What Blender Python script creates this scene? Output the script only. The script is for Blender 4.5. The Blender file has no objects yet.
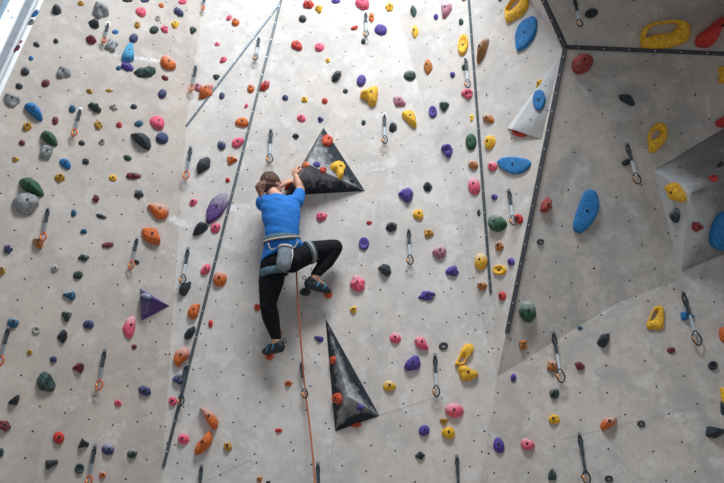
import bpy, bmesh, math, random
from mathutils import Vector, Matrix, noise
from mathutils.bvhtree import BVHTree
import numpy as np

W, H, F = 724, 483, 600.0
CAM = Vector((0, 0, 1.6))
PITCH, ROLL = math.radians(27), math.radians(2.0)
MC = Matrix.Rotation(math.pi/2 + PITCH, 3, 'X') @ Matrix.Rotation(ROLL, 3, 'Z')
COL = bpy.context.scene.collection
K = 4.83

def ray(px, py):
    return (MC @ Vector((px - W/2, H/2 - py, -F))).normalized()
OH = math.radians(4)
NC = Vector((0, -math.cos(OH), -math.sin(OH)))
PC = Vector((0, 4.8, 4.0))
def hit_plane(px, py, p, n):
    d = ray(px, py)
    return CAM + d * ((p - CAM).dot(n) / d.dot(n))
def P(px, py, off=0.0):
    """photo pixel -> point lying `off` metres in front of the central wall plane"""
    return hit_plane(px, py, PC + NC*off, NC)
def project(p):
    v = MC.transposed() @ (p - CAM)
    return (W/2 + F*v.x/-v.z, H/2 - F*v.y/-v.z)

# ------------------------------------------------------------------ helpers
def link(name, me, mats=(), parent=None):
    o = bpy.data.objects.new(name, me); COL.objects.link(o)
    for m in mats: me.materials.append(m)
    if parent is not None: o.parent = parent
    return o
def bm_obj(name, bm, mats=(), parent=None, smooth=False, loc=None):
    me = bpy.data.meshes.new(name)
    bmesh.ops.recalc_face_normals(bm, faces=bm.faces[:])
    if loc is not None:
        bmesh.ops.translate(bm, verts=bm.verts[:], vec=-loc)
    bm.to_mesh(me); bm.free()
    if smooth:
        for p in me.polygons: p.use_smooth = True
    if not isinstance(mats, (list, tuple)): mats = [mats]
    o = link(name, me, mats, parent)
    if loc is not None: o.location = loc
    return o
def empty(name, loc):
    o = bpy.data.objects.new(name, None); COL.objects.link(o); o.location = loc
    o.empty_display_size = .1
    return o
def tag(o, label=None, cat=None, group=None, kind=None):
    if label: o['label'] = label
    if cat: o['category'] = cat
    if group: o['group'] = group
    if kind: o['kind'] = kind
    return o
def srgb(h):
    h = h.lstrip('#'); c = [int(h[i:i+2], 16)/255 for i in (0, 2, 4)]
    return tuple(x/12.92 if x <= .04045 else ((x+.055)/1.055)**2.4 for x in c) + (1,)

def mat(name, col, rough=.6, metal=0, var=.12, scale=25, bump=.0, chalk=None, bscale=60, spec=.4, chalk_max=.85):
    m = bpy.data.materials.new(name); m.use_nodes = True
    nt = m.node_tree; b = nt.nodes['Principled BSDF']
    b.inputs['Roughness'].default_value = rough; b.inputs['Metallic'].default_value = metal
    b.inputs['Specular IOR Level'].default_value = spec
    tc = nt.nodes.new('ShaderNodeTexCoord')
    nz = nt.nodes.new('ShaderNodeTexNoise'); nz.inputs['Scale'].default_value = scale
    nz.inputs['Detail'].default_value = 4
    nt.links.new(tc.outputs['Object'], nz.inputs['Vector'])
    rp = nt.nodes.new('ShaderNodeMapRange')
    rp.inputs['From Min'].default_value = .3; rp.inputs['From Max'].default_value = .7
    rp.inputs['To Min'].default_value = 1-var; rp.inputs['To Max'].default_value = 1+var
    nt.links.new(nz.outputs['Fac'], rp.inputs['Value'])
    mul = nt.nodes.new('ShaderNodeVectorMath'); mul.operation = 'SCALE'
    mul.inputs[0].default_value = col[:3]
    nt.links.new(rp.outputs['Result'], mul.inputs['Scale'])
    out = mul.outputs['Vector']
    if chalk is not None:
        at = nt.nodes.new('ShaderNodeAttribute'); at.attribute_name = 'chalk'
        n2 = nt.nodes.new('ShaderNodeTexNoise'); n2.inputs['Scale'].default_value = chalk
        n2.inputs['Detail'].default_value = 5; n2.inputs['Roughness'].default_value = .7
        nt.links.new(tc.outputs['Object'], n2.inputs['Vector'])
        ad = nt.nodes.new('ShaderNodeMath'); ad.operation = 'ADD'
        nt.links.new(at.outputs['Fac'], ad.inputs[0]); nt.links.new(n2.outputs['Fac'], ad.inputs[1])
        mr = nt.nodes.new('ShaderNodeMapRange')
        mr.inputs['From Min'].default_value = .72; mr.inputs['From Max'].default_value = 1.25
        mr.inputs['To Max'].default_value = chalk_max
        nt.links.new(ad.outputs[0], mr.inputs['Value'])
        mx = nt.nodes.new('ShaderNodeMix'); mx.data_type = 'RGBA'
        nt.links.new(mr.outputs['Result'], mx.inputs['Factor'])
        nt.links.new(out, mx.inputs['A']); mx.inputs['B'].default_value = (.62, .64, .66, 1)
        out = mx.outputs['Result']
    nt.links.new(out, b.inputs['Base Color'])
    if bump:
        n3 = nt.nodes.new('ShaderNodeTexNoise'); n3.inputs['Scale'].default_value = bscale
        n3.inputs['Detail'].default_value = 3
        nt.links.new(tc.outputs['Object'], n3.inputs['Vector'])
        bp = nt.nodes.new('ShaderNodeBump'); bp.inputs['Strength'].default_value = bump
        bp.inputs['Distance'].default_value = .01
        nt.links.new(n3.outputs['Fac'], bp.inputs['Height'])
        nt.links.new(bp.outputs['Normal'], b.inputs['Normal'])
    return m

def wall_mat(name, base, dirt=.35):
    m = bpy.data.materials.new(name); m.use_nodes = True
    nt = m.node_tree; N = nt.nodes; L = nt.links; b = N['Principled BSDF']
    b.inputs['Roughness'].default_value = .75; b.inputs['Specular IOR Level'].default_value = .25
    tc = N.new('ShaderNodeTexCoord')
    def nz(scale, detail, rough=.55, dist=0):
        n = N.new('ShaderNodeTexNoise'); n.inputs['Scale'].default_value = scale
        n.inputs['Detail'].default_value = detail; n.inputs['Roughness'].default_value = rough
        n.inputs['Distortion'].default_value = dist
        L.new(tc.outputs['Object'], n.inputs['Vector']); return n.outputs['Fac']
    def mr(v, a, b_, c, d):
        n = N.new('ShaderNodeMapRange')
        for k, x in zip(('From Min', 'From Max', 'To Min', 'To Max'), (a, b_, c, d)): n.inputs[k].default_value = x
        L.new(v, n.inputs['Value']); return n.outputs['Result']
    def mix(f, a, b_, ):
        n = N.new('ShaderNodeMix'); n.data_type = 'RGBA'
        if isinstance(f, float): n.inputs['Factor'].default_value = f
        else: L.new(f, n.inputs['Factor'])
        if isinstance(a, tuple): n.inputs['A'].default_value = a
        else: L.new(a, n.inputs['A'])
        if isinstance(b_, tuple): n.inputs['B'].default_value = b_
        else: L.new(b_, n.inputs['B'])
        return n.outputs['Result']
    dark = tuple(x*.74 for x in base[:3]) + (1,)
    warm = (base[0]*1.0, base[1]*.93, base[2]*.88, 1)
    lite = tuple(min(1, x*1.14) for x in base[:3]) + (1,)
    c = mix(mr(nz(.9, 3), .35, .65, 0, 1), base, warm)
    c = mix(mr(nz(2.6, 6, .65, .6), .42, .66, 0, dirt*2.2), c, dark)
    c = mix(mr(nz(5.5, 7, .7, .3), .50, .68, 0, .9), c, lite)
    c = mix(mr(nz(16, 6, .75), .52, .72, 0, dirt*1.8), c, tuple(x*.66 for x in base[:3]) + (1,))
    at = N.new('ShaderNodeAttribute'); at.attribute_name = 'chalk'
    n2 = nz(30, 6, .75, .8)
    ad = N.new('ShaderNodeMath'); ad.operation = 'MULTIPLY_ADD'
    L.new(at.outputs['Fac'], ad.inputs[0]); ad.inputs[1].default_value = 1.0
    L.new(n2, ad.inputs[2])
    c = mix(mr(ad.outputs[0], .80, 1.12, 0, .85), c, (.80, .82, .84, 1))
    L.new(c, b.inputs['Base Color'])
    bp = N.new('ShaderNodeBump'); bp.inputs['Strength'].default_value = .25; bp.inputs['Distance'].default_value = .004
    L.new(nz(90, 4), bp.inputs['Height']); L.new(bp.outputs['Normal'], b.inputs['Normal'])
    return m

M = {}
M['wall_left'] = wall_mat('wall_paint_left_shaded', (.51, .472, .44, 1))  # same wall paint, darkened to hold the left wall's shade
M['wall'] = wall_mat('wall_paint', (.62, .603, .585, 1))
M['wall_right'] = wall_mat('wall_paint_right_shaded', (.53, .505, .48, 1), .5)  # same wall paint, light falloff and facet shade put into a darker base
M['hole'] = mat('bolt_hole_black', (.012, .014, .018, 1), .9)
M['seam'] = mat('panel_joint', (.42, .405, .39, 1), .9)
M['rail'] = mat('edge_rail_metal', srgb('#4d565c'), .5, .3, .15, 30, .2)
M['rail_light'] = mat('edge_rail_steel', srgb('#66747e'), .45, .3, .15, 30, .2)
M['rail_dark'] = mat('edge_rail_rubber', srgb('#40434a'), .6, .1, .25, 30, .2)
M['screw'] = mat('screw_steel', (.6, .62, .64, 1), .4, .6)
M['white'] = mat('white_painted_steel', (.80, .83, .86, 1), .5, 0, .05)
M['lgrey'] = mat('light_grey_metal', (.42, .45, .48, 1), .5, 0, .12, 12)
M['mgrey'] = mat('grey_metal', (.22, .26, .30, 1), .5, 0, .2, 8)
M['bluegrey'] = mat('blue_grey_metal', (.20, .32, .42, 1), .5, 0, .2, 8)
M['mark_blue'] = mat('blue_mark', srgb('#3d6b94'), .6)
M['vol_black'] = mat('volume_black', srgb('#1f2932'), .55, 0, .45, 9, .3, chalk=13, spec=.25)
M['vol_purple'] = mat('volume_purple', srgb('#583c7e'), .6, 0, .2, 14, .2, chalk=9)
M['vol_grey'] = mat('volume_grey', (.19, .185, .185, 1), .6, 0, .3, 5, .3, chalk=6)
M['vol_pale'] = mat('volume_pale', (.30, .297, .293, 1), .6, 0, .2, 5, .2, chalk=6)

# ------------------------------------------------------------------ wall shell (faceted)
V = {}
def vset(n, x, y, off): V[n] = P(x, y, off)
vset('P0', 281, 1, 0); vset('P0e', 301, -80, 0); vset('S1', 186, 126, .07); vset('S2', 161.5, 478, 0)
left_ref = P(0, 300, .62)
nL = (V['S2'] - V['S1']).cross(left_ref - V['S1']).normalized()
def PL(x, y, off=0):
    n = nL if nL.y < 0 else -nL
    return hit_plane(x, y, V['S1'] + n*off, n)
V['S0e'] = PL(215.5, -80)
V['S2e'] = PL(143, 835)
V['S2c'] = P(143, 835, 0)
V['S2e'] = V['S2c']
for n, x, y in (('La', 80, -80), ('Lb', -60, 229), ('Lc', -60, 760)): V[n] = PL(x, y)
vset('K0', 373, -80, 0); vset('K1', 497, 377, 0); vset('K2', 423, 835, 0)
vset('V0', 463, -80, .40)
vset('R0', 565, 47, .85); vset('U0', 508, -80, 1.35)
vset('T1', 850, 57, .98); vset('T2', 850, -80, 2.7)
vset('Q0', 585, 140, .60); vset('Q1', 617, 303, .26); vset('Q2', 850, 70, .90); vset('Q3', 850, 215, .62)
vset('B1', 850, 760, .55); vset('B0', 640, 835, .22)
FACETS = {
 'wall_left': [('La', 'S0e', 'S1'), ('La', 'S1', 'Lb'), ('Lb', 'S1', 'S2'), ('Lb', 'S2', 'Lc'), ('Lc', 'S2', 'S2e')],
 'wall_back': [('S0e', 'P0e', 'P0'), ('S0e', 'P0', 'S1'), ('S1', 'P0', 'S2'),
               ('P0e', 'K0', 'P0'), ('P0', 'K0', 'K1'), ('P0', 'K1', 'S2'), ('S2', 'K1', 'K2'), ('S2', 'K2', 'S2e'),
               ('K0', 'V0', 'K1'), ('V0', 'R0', 'K1'), ('V0', 'U0', 'R0')],
 'wall_right': [('U0', 'T1', 'R0'), ('U0', 'T2', 'T1'), ('R0', 'T1', 'Q2'), ('R0', 'Q2', 'Q0'), ('R0', 'Q0', 'K1'),
                ('K1', 'Q0', 'Q1'), ('Q0', 'Q2', 'Q3'), ('Q0', 'Q3', 'Q1'), ('K1', 'Q1', 'B0'), ('K1', 'B0', 'K2'),
                ('Q1', 'Q3', 'B1'), ('Q1', 'B1', 'B0')],
}
bv, bf, own = [], [], []
def add_tri(a, b, c, o):
    i = len(bv); bv.extend([a, b, c]); bf.append((i, i+1, i+2)); own.append(o)
for wn, fs in FACETS.items():
    for f in fs: add_tri(*[V[k] for k in f], wn)
wall_bvh = BVHTree.FromPolygons(bv, bf)

# volumes (base vertices on the wall, apexes in front of it)
def on_wall(x, y):
    loc, n, i, d = wall_bvh.ray_cast(CAM, ray(x, y))
    if n.dot(ray(x, y)) > 0: n = -n
    return loc, n, i
def front(x, y, off):
    loc, n, i = on_wall(x, y)
    return hit_plane(x, y, loc + n*off, n)
VOLS = []
def volume(base, apexes, faces, m, label, chalk_lit, owner):
    pts = []
    for x, y in base:
        pts.append(on_wall(x, y)[0])
    for x, y, off in apexes: pts.append(front(x, y, off))
    for f in faces:
        for k in range(1, len(f)-1): add_tri(pts[f[0]], pts[f[k]], pts[f[k+1]], owner)
    VOLS.append((pts, faces, m, label, chalk_lit, owner, len(base)))
volume([(323.5, 127), (365.5, 191), (284, 196)], [(308, 164, .27)], [(0, 1, 3), (1, 2, 3), (2, 0, 3)], 'vol_black',
       'dark triangular climbing volume the climber is reaching for', 'ridge', 'v1')
volume([(325, 317), (380, 416), (335, 432)], [(348, 396, .16)], [(0, 1, 3), (1, 2, 3), (2, 0, 3)], 'vol_black',
       'tall narrow dark triangular climbing volume below and right of the climber', 'ridge', 'v2')
volume([(139.5, 288), (170, 306), (141.5, 321)], [(150, 297, .13)], [(0, 1, 3), (1, 2, 3), (2, 0, 3)], 'vol_purple',
       'small dark purple triangular climbing volume on the left wall', 'left', 'v3')
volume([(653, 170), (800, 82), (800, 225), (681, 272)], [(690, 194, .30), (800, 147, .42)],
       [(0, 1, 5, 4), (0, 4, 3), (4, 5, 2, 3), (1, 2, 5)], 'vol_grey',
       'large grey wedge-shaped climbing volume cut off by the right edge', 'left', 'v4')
volume([(561, 54), (507, 128), (547, 141)], [(511.5, 129, .06)], [(0, 1, 3), (0, 3, 2), (1, 2, 3)], 'vol_pale',
       'slim pale triangular climbing volume with a white edge beside the black rail', 'left', 'v5')
full_bvh = BVHTree.FromPolygons(bv, bf)
def cast(x, y):
    loc, n, i, d = full_bvh.ray_cast(CAM, ray(x, y))
    if loc is None:
        return None
    if n.dot(ray(x, y)) > 0: n = -n
    return loc, n, own[i]

# T-nut holes, photo-crop coordinates per tile
OX = [0, 120, 240, 360, 480, 594]; OY = [0, 95, 190, 285, 383]
DOTS = {
'00': '367,82 572,88 290,277 390,278 410,356 330,437 193,466',
'01': '160,215 243,245 330,272 195,110 258,178 140,283 305,407 220,10 322,50 560,442 545,150 480,90',
'02': '265,25 508,66 425,110 340,157 207,135 470,180 186,215 508,248 165,295 257,303 238,388 332,395 550,320 125,465 3,360',
'03': '316,15 585,84 434,145 378,182 325,215 144,225 190,297 58,272 148,418 103,345 385,285 393,390 602,340 612,455 340,420 440,250',
'04': '5,85 113,190 340,245 230,280 125,310 23,340 240,400 134,428 317,414 33,456 529,436 105,50',
'05': '188,3 250,296 99,367 422,338 291,411 488,456 165,122',
'10': '27,100 518,310 437,406 40,390 180,356 193,8 595,218 5,475',
'11': '133,296 157,380 181,465 290,18 405,80 15,220 518,153 447,418 350,475 615,362 592,455 250,372 475,82',
'12': '123,7 103,90 198,100 80,180 177,188 57,268 37,360 252,288 470,215 550,57 550,315 13,453',
'13': '107,85 62,210 109,291 200,242 292,192 250,322 158,374 477,135 423,160 409,409 438,375 487,245 498,358 612,3',
'14': '143,90 244,120 153,210 590,91 414,132 456,278 427,457 327,75',
'15': '40,90 355,68 227,137 421,186 102,204 556,117 250,257 615,241 515,295 414,348 501,392 230,434 610,457 310,435 488,2',
'20': '256,27 564,27 588,118 333,154 70,195 293,283 152,332 543,360 623,250 120,430 235,470 568,457 445,257 358,70',
'21': '8,117 180,5 110,105 43,250 170,328 95,440 196,422 290,105 545,62 571,90 538,233 512,330 612,345 589,448 436,282 322,190 273,343',
'22': '410,38 515,50 494,147 587,364 446,398 55,244 31,345 8,448 345,383 214,476',
'23': '62,60 375,72 133,273 226,392 337,405 6,363 513,121 98,480 470,188 582,227 487,263 530,428 548,424',
'24': '396,174 473,275 367,348 548,379 263,418 441,449 175,20 425,0',
'25': '107,36 294,91 169,150 231,265 294,380 172,436 3,378 388,480 517,425 520,72 484,274 596,132 358,207 397,222 350,5 348,462',
'30': '235,13 85,72 203,112 452,91 593,97 400,290 102,436',
'31': '13,97 146,176 173,276 93,404 388,21 291,121 230,188 253,188 240,335 220,335 463,77 564,94 541,200 414,291 515,308 490,418 596,435 387,402 620,325 391,235 352,408 406,188',
'32': '214,17 193,121 297,138 65,215 277,247 40,325 254,358 15,435 123,453 363,375 382,334 405,153 529,230 620,357 602,472',
'33': '97,25 208,39 80,133 190,149 304,165 418,180 60,244 41,357 155,376 387,409 495,35 405,33 511,140 477,156 573,145 593,137 557,217 522,237 617,229 620,324 23,473 440,15',
'34': '337,59 516,92 411,159 308,226 395,223 611,389 585,145 250,357 232,328 148,262 15,137 63,162 37,228 40,323 60,305 90,310 415,257 187,77',
'35': '387,22 261,77 581,83 246,367 58,388 435,440 35,145 203,55',
'40': '343,31 458,63 193,113 314,145 431,175 158,234 545,204 122,362 607,464 617,14',
'41': '150,145 28,463 130,370 84,187 360,39 466,57 571,75 334,153 546,190 278,387 308,115 265,298 228,291 475,402 485,444 300,461 195,210 218,211 560,370',
'42': '341,15 99,93 208,113 320,131 73,210 415,195 346,393 494,400 610,426 246,285 258,326 70,343 80,385 430,220',
'43': '253,35 210,100 194,206 54,302 171,327 30,426 148,450 266,477 408,377 531,404 551,279 571,157 222,142 588,332 600,233 623,340 395,75',
'44': '239,46 484,46 614,47 237,173 486,178 359,306 234,433 68,435 620,318 86,47 70,143 22,233 41,341 8,331 490,450',
'45': '63,47 302,18 499,99 362,149 424,285 286,331 70,318 489,427 348,471 151,153',
}
def tpx(t, x, y): return OX[int(t[1])] + x/K, OY[int(t[0])] + y/K
dots = {}
for t, s in DOTS.items():
    for q in s.split():
        a, b = q.split(','); x, y = tpx(t, float(a), float(b))
        r = cast(x, y)
        if r: dots.setdefault(r[2], []).append((r[0], r[1]))
def add_disc(bm, p, n, r, mi, h=.0012, seg=8):
    q = n.to_track_quat('Z', 'Y').to_matrix()
    vs = [bm.verts.new(p + n*h + q @ Vector((r*math.cos(k*2*math.pi/seg), r*math.sin(k*2*math.pi/seg), 0))) for k in range(seg)]
    f = bm.faces.new(vs); f.material_index = mi; return f

SMUDGE = {
'02': '365,150,28 190,215,22 170,290,25 257,295,20', '03': '170,290,34 130,215,22 175,55,25 340,440,25', '12': '100,150,30 140,40,22',
'13': '245,300,34 70,200,34 80,345,28 175,265,20 480,440,40', '24': '500,270,24 400,325,24 410,440,20', '14': '430,265,24 470,155,20',
'33': '95,110,30 440,155,30 60,225,34 40,340,40 130,345,25 290,150,18', '32': '620,350,25 250,40,25 480,60,20 230,330,30',
'34': '400,150,36 330,40,25 510,85,34 300,215,22', '35': '260,40,40 210,335,36 250,345,28 290,470,25', '44': '245,128,24 210,200,20 320,400,35 50,395,24',
'45': '400,260,30 270,400,22 300,412,22 465,395,20', '42': '450,385,26 480,370,26 515,385,26 530,420,22 210,85,40 70,210,26',
'40': '160,220,36 280,140,28 560,200,40 300,45,20 100,230,24 550,240,26', '41': '540,165,26 60,100,60 200,410,16', '30': '120,420,20 470,95,44 440,75,20',
'20': '60,185,30 420,140,18', '25': '120,20,46 60,15,30 110,200,24 130,462,24 330,370,30', '15': '345,55,34 100,470,40 60,475,30 190,110,24 440,160,20 560,70,20',
'04': '95,200,30 530,410,36 200,340,20 330,20,20', '01': '270,225,18 560,330,20 150,290,15', '00': '530,260,20 400,150,14 330,430,14',
'05': '130,280,24 400,285,24 20,410,24', '21': '60,30,30 290,160,30 530,90,30', '22': '60,210,30 90,200,24 560,330,20',
'23': '360,40,20 260,180,14', '43': '410,345,24 600,180,26 455,90,20', '31': '420,190,20 480,250,25',
}
smud = []
for t, s in SMUDGE.items():
    for q in s.split():
        a, b, r = map(float, q.split(',')); x, y = tpx(t, a, b); c = on_wall(x, y)
        smud.append((np.array(c[0]), r/K*.0098, .34 if t in ('40', '41') and r > 30 or t == '35' else .58))
rs = random.Random(4)
for ds in dots.values():
    for p, n in ds:
        if rs.random() < .45: smud.append((np.array(p) + np.array([rs.uniform(-.03, .03), 0, rs.uniform(-.02, .04)]), rs.uniform(.04, .10), rs.uniform(.25, .45)))
def chalk_lit_attr(me, fn):
    n = len(me.vertices); co = np.empty(n*3); me.vertices.foreach_get('co', co); co = co.reshape(-1, 3)
    v = fn(co).astype(np.float32)
    a = me.attributes.new('chalk', 'FLOAT', 'POINT'); a.data.foreach_set('value', v)
def smudge_fn(co):
    v = np.zeros(len(co))
    for c, r, s in smud:
        d2 = ((co - c)**2).sum(1)/(r*r); v = np.maximum(v, s*np.exp(-d2))
    return v
SEAMS = {'wall_back': [(370, 418, 441, 396), (205, 482, 250, 460), (336, 433, 326, 483), (425, 160, 440, 155)],
         'wall_right': [(618, 305, 622, 483), (560, 440, 724, 400)], 'wall_left': [(91, 195, 89, 250), (89, 250, 66, 365), (66, 365, 40, 483)]}
for wn, fs in FACETS.items():
    bm = bmesh.new(); vm = {}
    for f in fs:
        for k in f:
            if k not in vm: vm[k] = bm.verts.new(V[k])
        bm.faces.new([vm[k] for k in f])
    for it in range(9):
        es = [e for e in bm.edges if e.calc_length() > .075]
        if not es: break
        bmesh.ops.subdivide_edges(bm, edges=es, cuts=1)
    bmesh.ops.bisect_plane(bm, geom=bm.verts[:]+bm.edges[:]+bm.faces[:], plane_co=(0, 0, 0), plane_no=(0, 0, -1), clear_outer=True)
    bmesh.ops.triangulate(bm, faces=[f for f in bm.faces if len(f.verts) > 4])
    for p, n in dots.get(wn, []): add_disc(bm, p, n, .0068, 1)
    for (x0, y0, x1, y1) in SEAMS[wn]:
        prev = None; steps = 14
        for k in range(steps+1):
            c = on_wall(x0+(x1-x0)*k/steps, y0+(y1-y0)*k/steps)
            if prev:
                d = (c[0]-prev[0]).normalized(); s = d.cross(c[1])*.0014; h = c[1]*.001
                f = bm.faces.new([bm.verts.new(q) for q in (prev[0]-s+h, c[0]-s+h, c[0]+s+h, prev[0]+s+h)]); f.material_index = 2
            prev = c
    me = bpy.data.meshes.new(wn); bm.to_mesh(me); bm.free()
    chalk_lit_attr(me, smudge_fn)
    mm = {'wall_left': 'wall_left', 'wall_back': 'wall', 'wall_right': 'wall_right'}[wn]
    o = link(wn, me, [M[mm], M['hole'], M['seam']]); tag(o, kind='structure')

for pts, faces, m, label, cf, owner, nb in VOLS:
    bm = bmesh.new()
    c0 = sum(pts, Vector())/len(pts)
    back = -(on_wall(*project(c0))[1])*.02
    vs = [bm.verts.new(p+ (back*.1 if i < nb else Vector())) for i, p in enumerate(pts)]
    for f in faces: bm.faces.new([vs[k] for k in f])
    bm.faces.new(vs[:nb])
    apex = pts[nb]; b0 = pts[0]
    bmesh.ops.recalc_face_normals(bm, faces=bm.faces[:])
    for it in range(7):
        es = [e for e in bm.edges if e.calc_length() > .03]
        if not es: break
        bmesh.ops.subdivide_edges(bm, edges=es, cuts=1)
    bmesh.ops.triangulate(bm, faces=[f for f in bm.faces if len(f.verts) > 4])
    bmesh.ops.recalc_face_normals(bm, faces=bm.faces[:])
    for p, n in dots.get(owner, []): add_disc(bm, p, n, .0065, 1)
    loc = pts[0].copy()
    me = bpy.data.meshes.new('climbing_volume')
    segs = [(np.array(apex), np.array(p)) for p in pts[:nb]]
    def fn(co, segs=segs, cf=cf, owner=owner, pts=pts):
        v = np.full(len(co), .03 if owner in ('v1', 'v2') else .12)
        if cf in ('ridge',):
            for a, b in segs:
                ab = b-a; t = np.clip(((co-a)@ab)/(ab@ab), 0, 1); d = np.linalg.norm(co-(a+t[:, None]*ab), axis=1)
                v = np.maximum(v, .62*np.exp(-(d/.02)**2)*(1-t*.5))
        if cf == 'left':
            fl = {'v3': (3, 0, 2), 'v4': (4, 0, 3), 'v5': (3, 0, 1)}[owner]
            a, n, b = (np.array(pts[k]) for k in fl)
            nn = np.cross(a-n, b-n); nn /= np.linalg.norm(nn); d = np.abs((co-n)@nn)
            v = np.maximum(v, {'v3': .30, 'v4': .85, 'v5': 1.0}[owner]*np.exp(-(d/.006)**2))  # v4: whitening paints window light onto its shadowed left face
        return v
    bm.to_mesh(me); bm.free(); chalk_lit_attr(me, fn)
    me.transform(Matrix.Translation(-loc))
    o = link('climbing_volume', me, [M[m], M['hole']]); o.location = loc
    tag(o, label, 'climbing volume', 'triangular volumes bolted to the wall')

# ------------------------------------------------------------------ edge rails
def bar(bm, a, b, wdir, ndir, w, h, mi=0):
    d = (b-a).normalized(); s = wdir*(w/2)
    vs = [bm.verts.new(p) for p in (a-s-ndir*.02, a+s-ndir*.02, a+s*.8+ndir*h, a-s*.8+ndir*h,
                                    b-s-ndir*.02, b+s-ndir*.02, b+s*.8+ndir*h, b-s*.8+ndir*h)]
    for q in ((0, 1, 2, 3), (4, 5, 6, 7), (0, 1, 5, 4), (1, 2, 6, 5), (2, 3, 7, 6), (3, 0, 4, 7)):
        f = bm.faces.new([vs[k] for k in q]); f.material_index = mi
def rail(name, pxs, w, m, nscrew):
    bm = bmesh.new()
    for (x0, y0), (x1, y1) in zip(pxs, pxs[1:]):
        n = 24; pr = None
        a, na, _ = on_wall(x0, y0); b, nb_, _ = on_wall(x1, y1)
        m1 = on_wall((x0+x1)/2 - 3, (y0+y1)/2)[1]; m2 = on_wall((x0+x1)/2 + 3, (y0+y1)/2)[1]
        nn = (m1+m2).normalized(); s = (b-a).normalized().cross(nn).normalized()
        nn = s.cross((b-a).normalized()).normalized()
        if nn.y > 0: nn = -nn
        bar(bm, a, b, s, nn, w, .012)
        L = (b-a).length; k = max(2, int(L/nscrew))
        for i in range(k): add_disc(bm, a + (b-a)*((i+.5)/k), nn, .0055, 1, .0135)
    o = bm_obj(name, bm, [M[m], M['screw']]); tag(o, kind='structure')
rail('trim_1', [(281.5, -1), (163.5, 467)], .028, 'rail', .22)
rail('trim_2', [(279, 5), (186.5, 126)], .020, 'rail_light', .3)
rail('trim_3', [(468.5, -8), (491, 293)], .028, 'rail', .2)
rail('trim_4', [(540, -8), (565, 48), (507, 333)], .042, 'rail_dark', .16)
rail('trim_5', [(565, 47), (799, 57)], .040, 'rail_dark', .2)

# ------------------------------------------------------------------ glazed edge beyond the left wall
nLf = nL if nL.y < 0 else -nL
def strip(name, p0, p1, p2, p3, off, th, m):
    """a long member between two photo lines, real thickness th, on the left wall's plane pushed by off"""
    bm = bmesh.new(); fr = [PL(x, y, off) for x, y in (p0, p1, p2, p3)]
    bk = [p - nLf*th for p in fr]
    f = [bm.verts.new(p) for p in fr]; g = [bm.verts.new(p) for p in bk]
    bm.faces.new(f); bm.faces.new(g)
    for k in range(4): bm.faces.new([f[k], f[(k+1) % 4], g[(k+1) % 4], g[k]])
    o = bm_obj(name, bm, M[m] if isinstance(m, str) else m); tag(o, kind='structure'); return o
def L_(x0):   # edge line parallel to the left wall's edge, starting x0 at y=0
    s = .46 if x0 > 20 else .5
    return lambda y: x0 - s*y
def sp(name, xa, xb, off, th, m, ya=-70, yb=250):
    a, b = L_(xa), L_(xb)
    strip(name, (a(ya), ya), (b(ya), ya), (b(yb), yb), (a(yb), yb), off, th, m)
sp('trim_6', 39.5, 44.5, .0, .10, 'white')
sp('wall_side', 33, 39.5, -.012, .05, 'lgrey')
sp('trim_7', 35.2, 36.2, -.008, .05, 'white')
sp('trim_8', 26.5, 32.8, -.03, .10, 'mgrey')
sp('trim_9', 24.5, 26.5, -.01, .10, 'lgrey')
em = bpy.data.materials.new('daylit_pane'); em.use_nodes = True
b = em.node_tree.nodes['Principled BSDF']; b.inputs['Base Color'].default_value = (.85, .9, .95, 1)
b.inputs['Emission Color'].default_value = (.86, .94, 1, 1); b.inputs['Emission Strength'].default_value = .75
sp('window_1', 9, 24.5, -.12, .02, em)
sp('trim_10', 4.5, 9, -.08, .10, 'bluegrey')
sp('trim_11', -20, 4.5, -.10, .06, 'mgrey')
# two small blue marks on the glazing
for (x, y) in ((8, 11), (11.5, 17.5)):
    bm = bmesh.new(); n = 3
    c = [(-1.6, 0), (1.2, -1.4), (1.2, 1.4)]
    o_ = [PL(x+a, y+b_, -.118) for a, b_ in c]; i_ = [PL(x+a*.45+.1, y+b_*.45, -.118) for a, b_ in c]
    ov = [bm.verts.new(p) for p in o_]; iv = [bm.verts.new(p) for p in i_]
    for k in range(3): bm.faces.new([ov[k], ov[(k+1) % 3], iv[(k+1) % 3], iv[k]])
    ex = bmesh.ops.extrude_face_region(bm, geom=bm.faces[:])
    bmesh.ops.translate(bm, verts=[v for v in ex['geom'] if isinstance(v, bmesh.types.BMVert)], vec=nLf*.003)
    o = bm_obj('glazing_mark', bm, M['mark_blue'])
    tag(o, 'upper small blue triangle mark on the bright glazing' if y < 15 else 'lower small blue triangle mark on the bright glazing', 'mark', 'blue marks on the glazing')
# floor
bm = bmesh.new(); vs = [bm.verts.new(p) for p in ((-5, -4, 0), (5, -4, 0), (5, 6, 0), (-5, 6, 0))]; bm.faces.new(vs)
o = bm_obj('floor', bm, mat('floor_mat', (.40, .35, .30, 1), .8)); tag(o, kind='structure')

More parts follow.
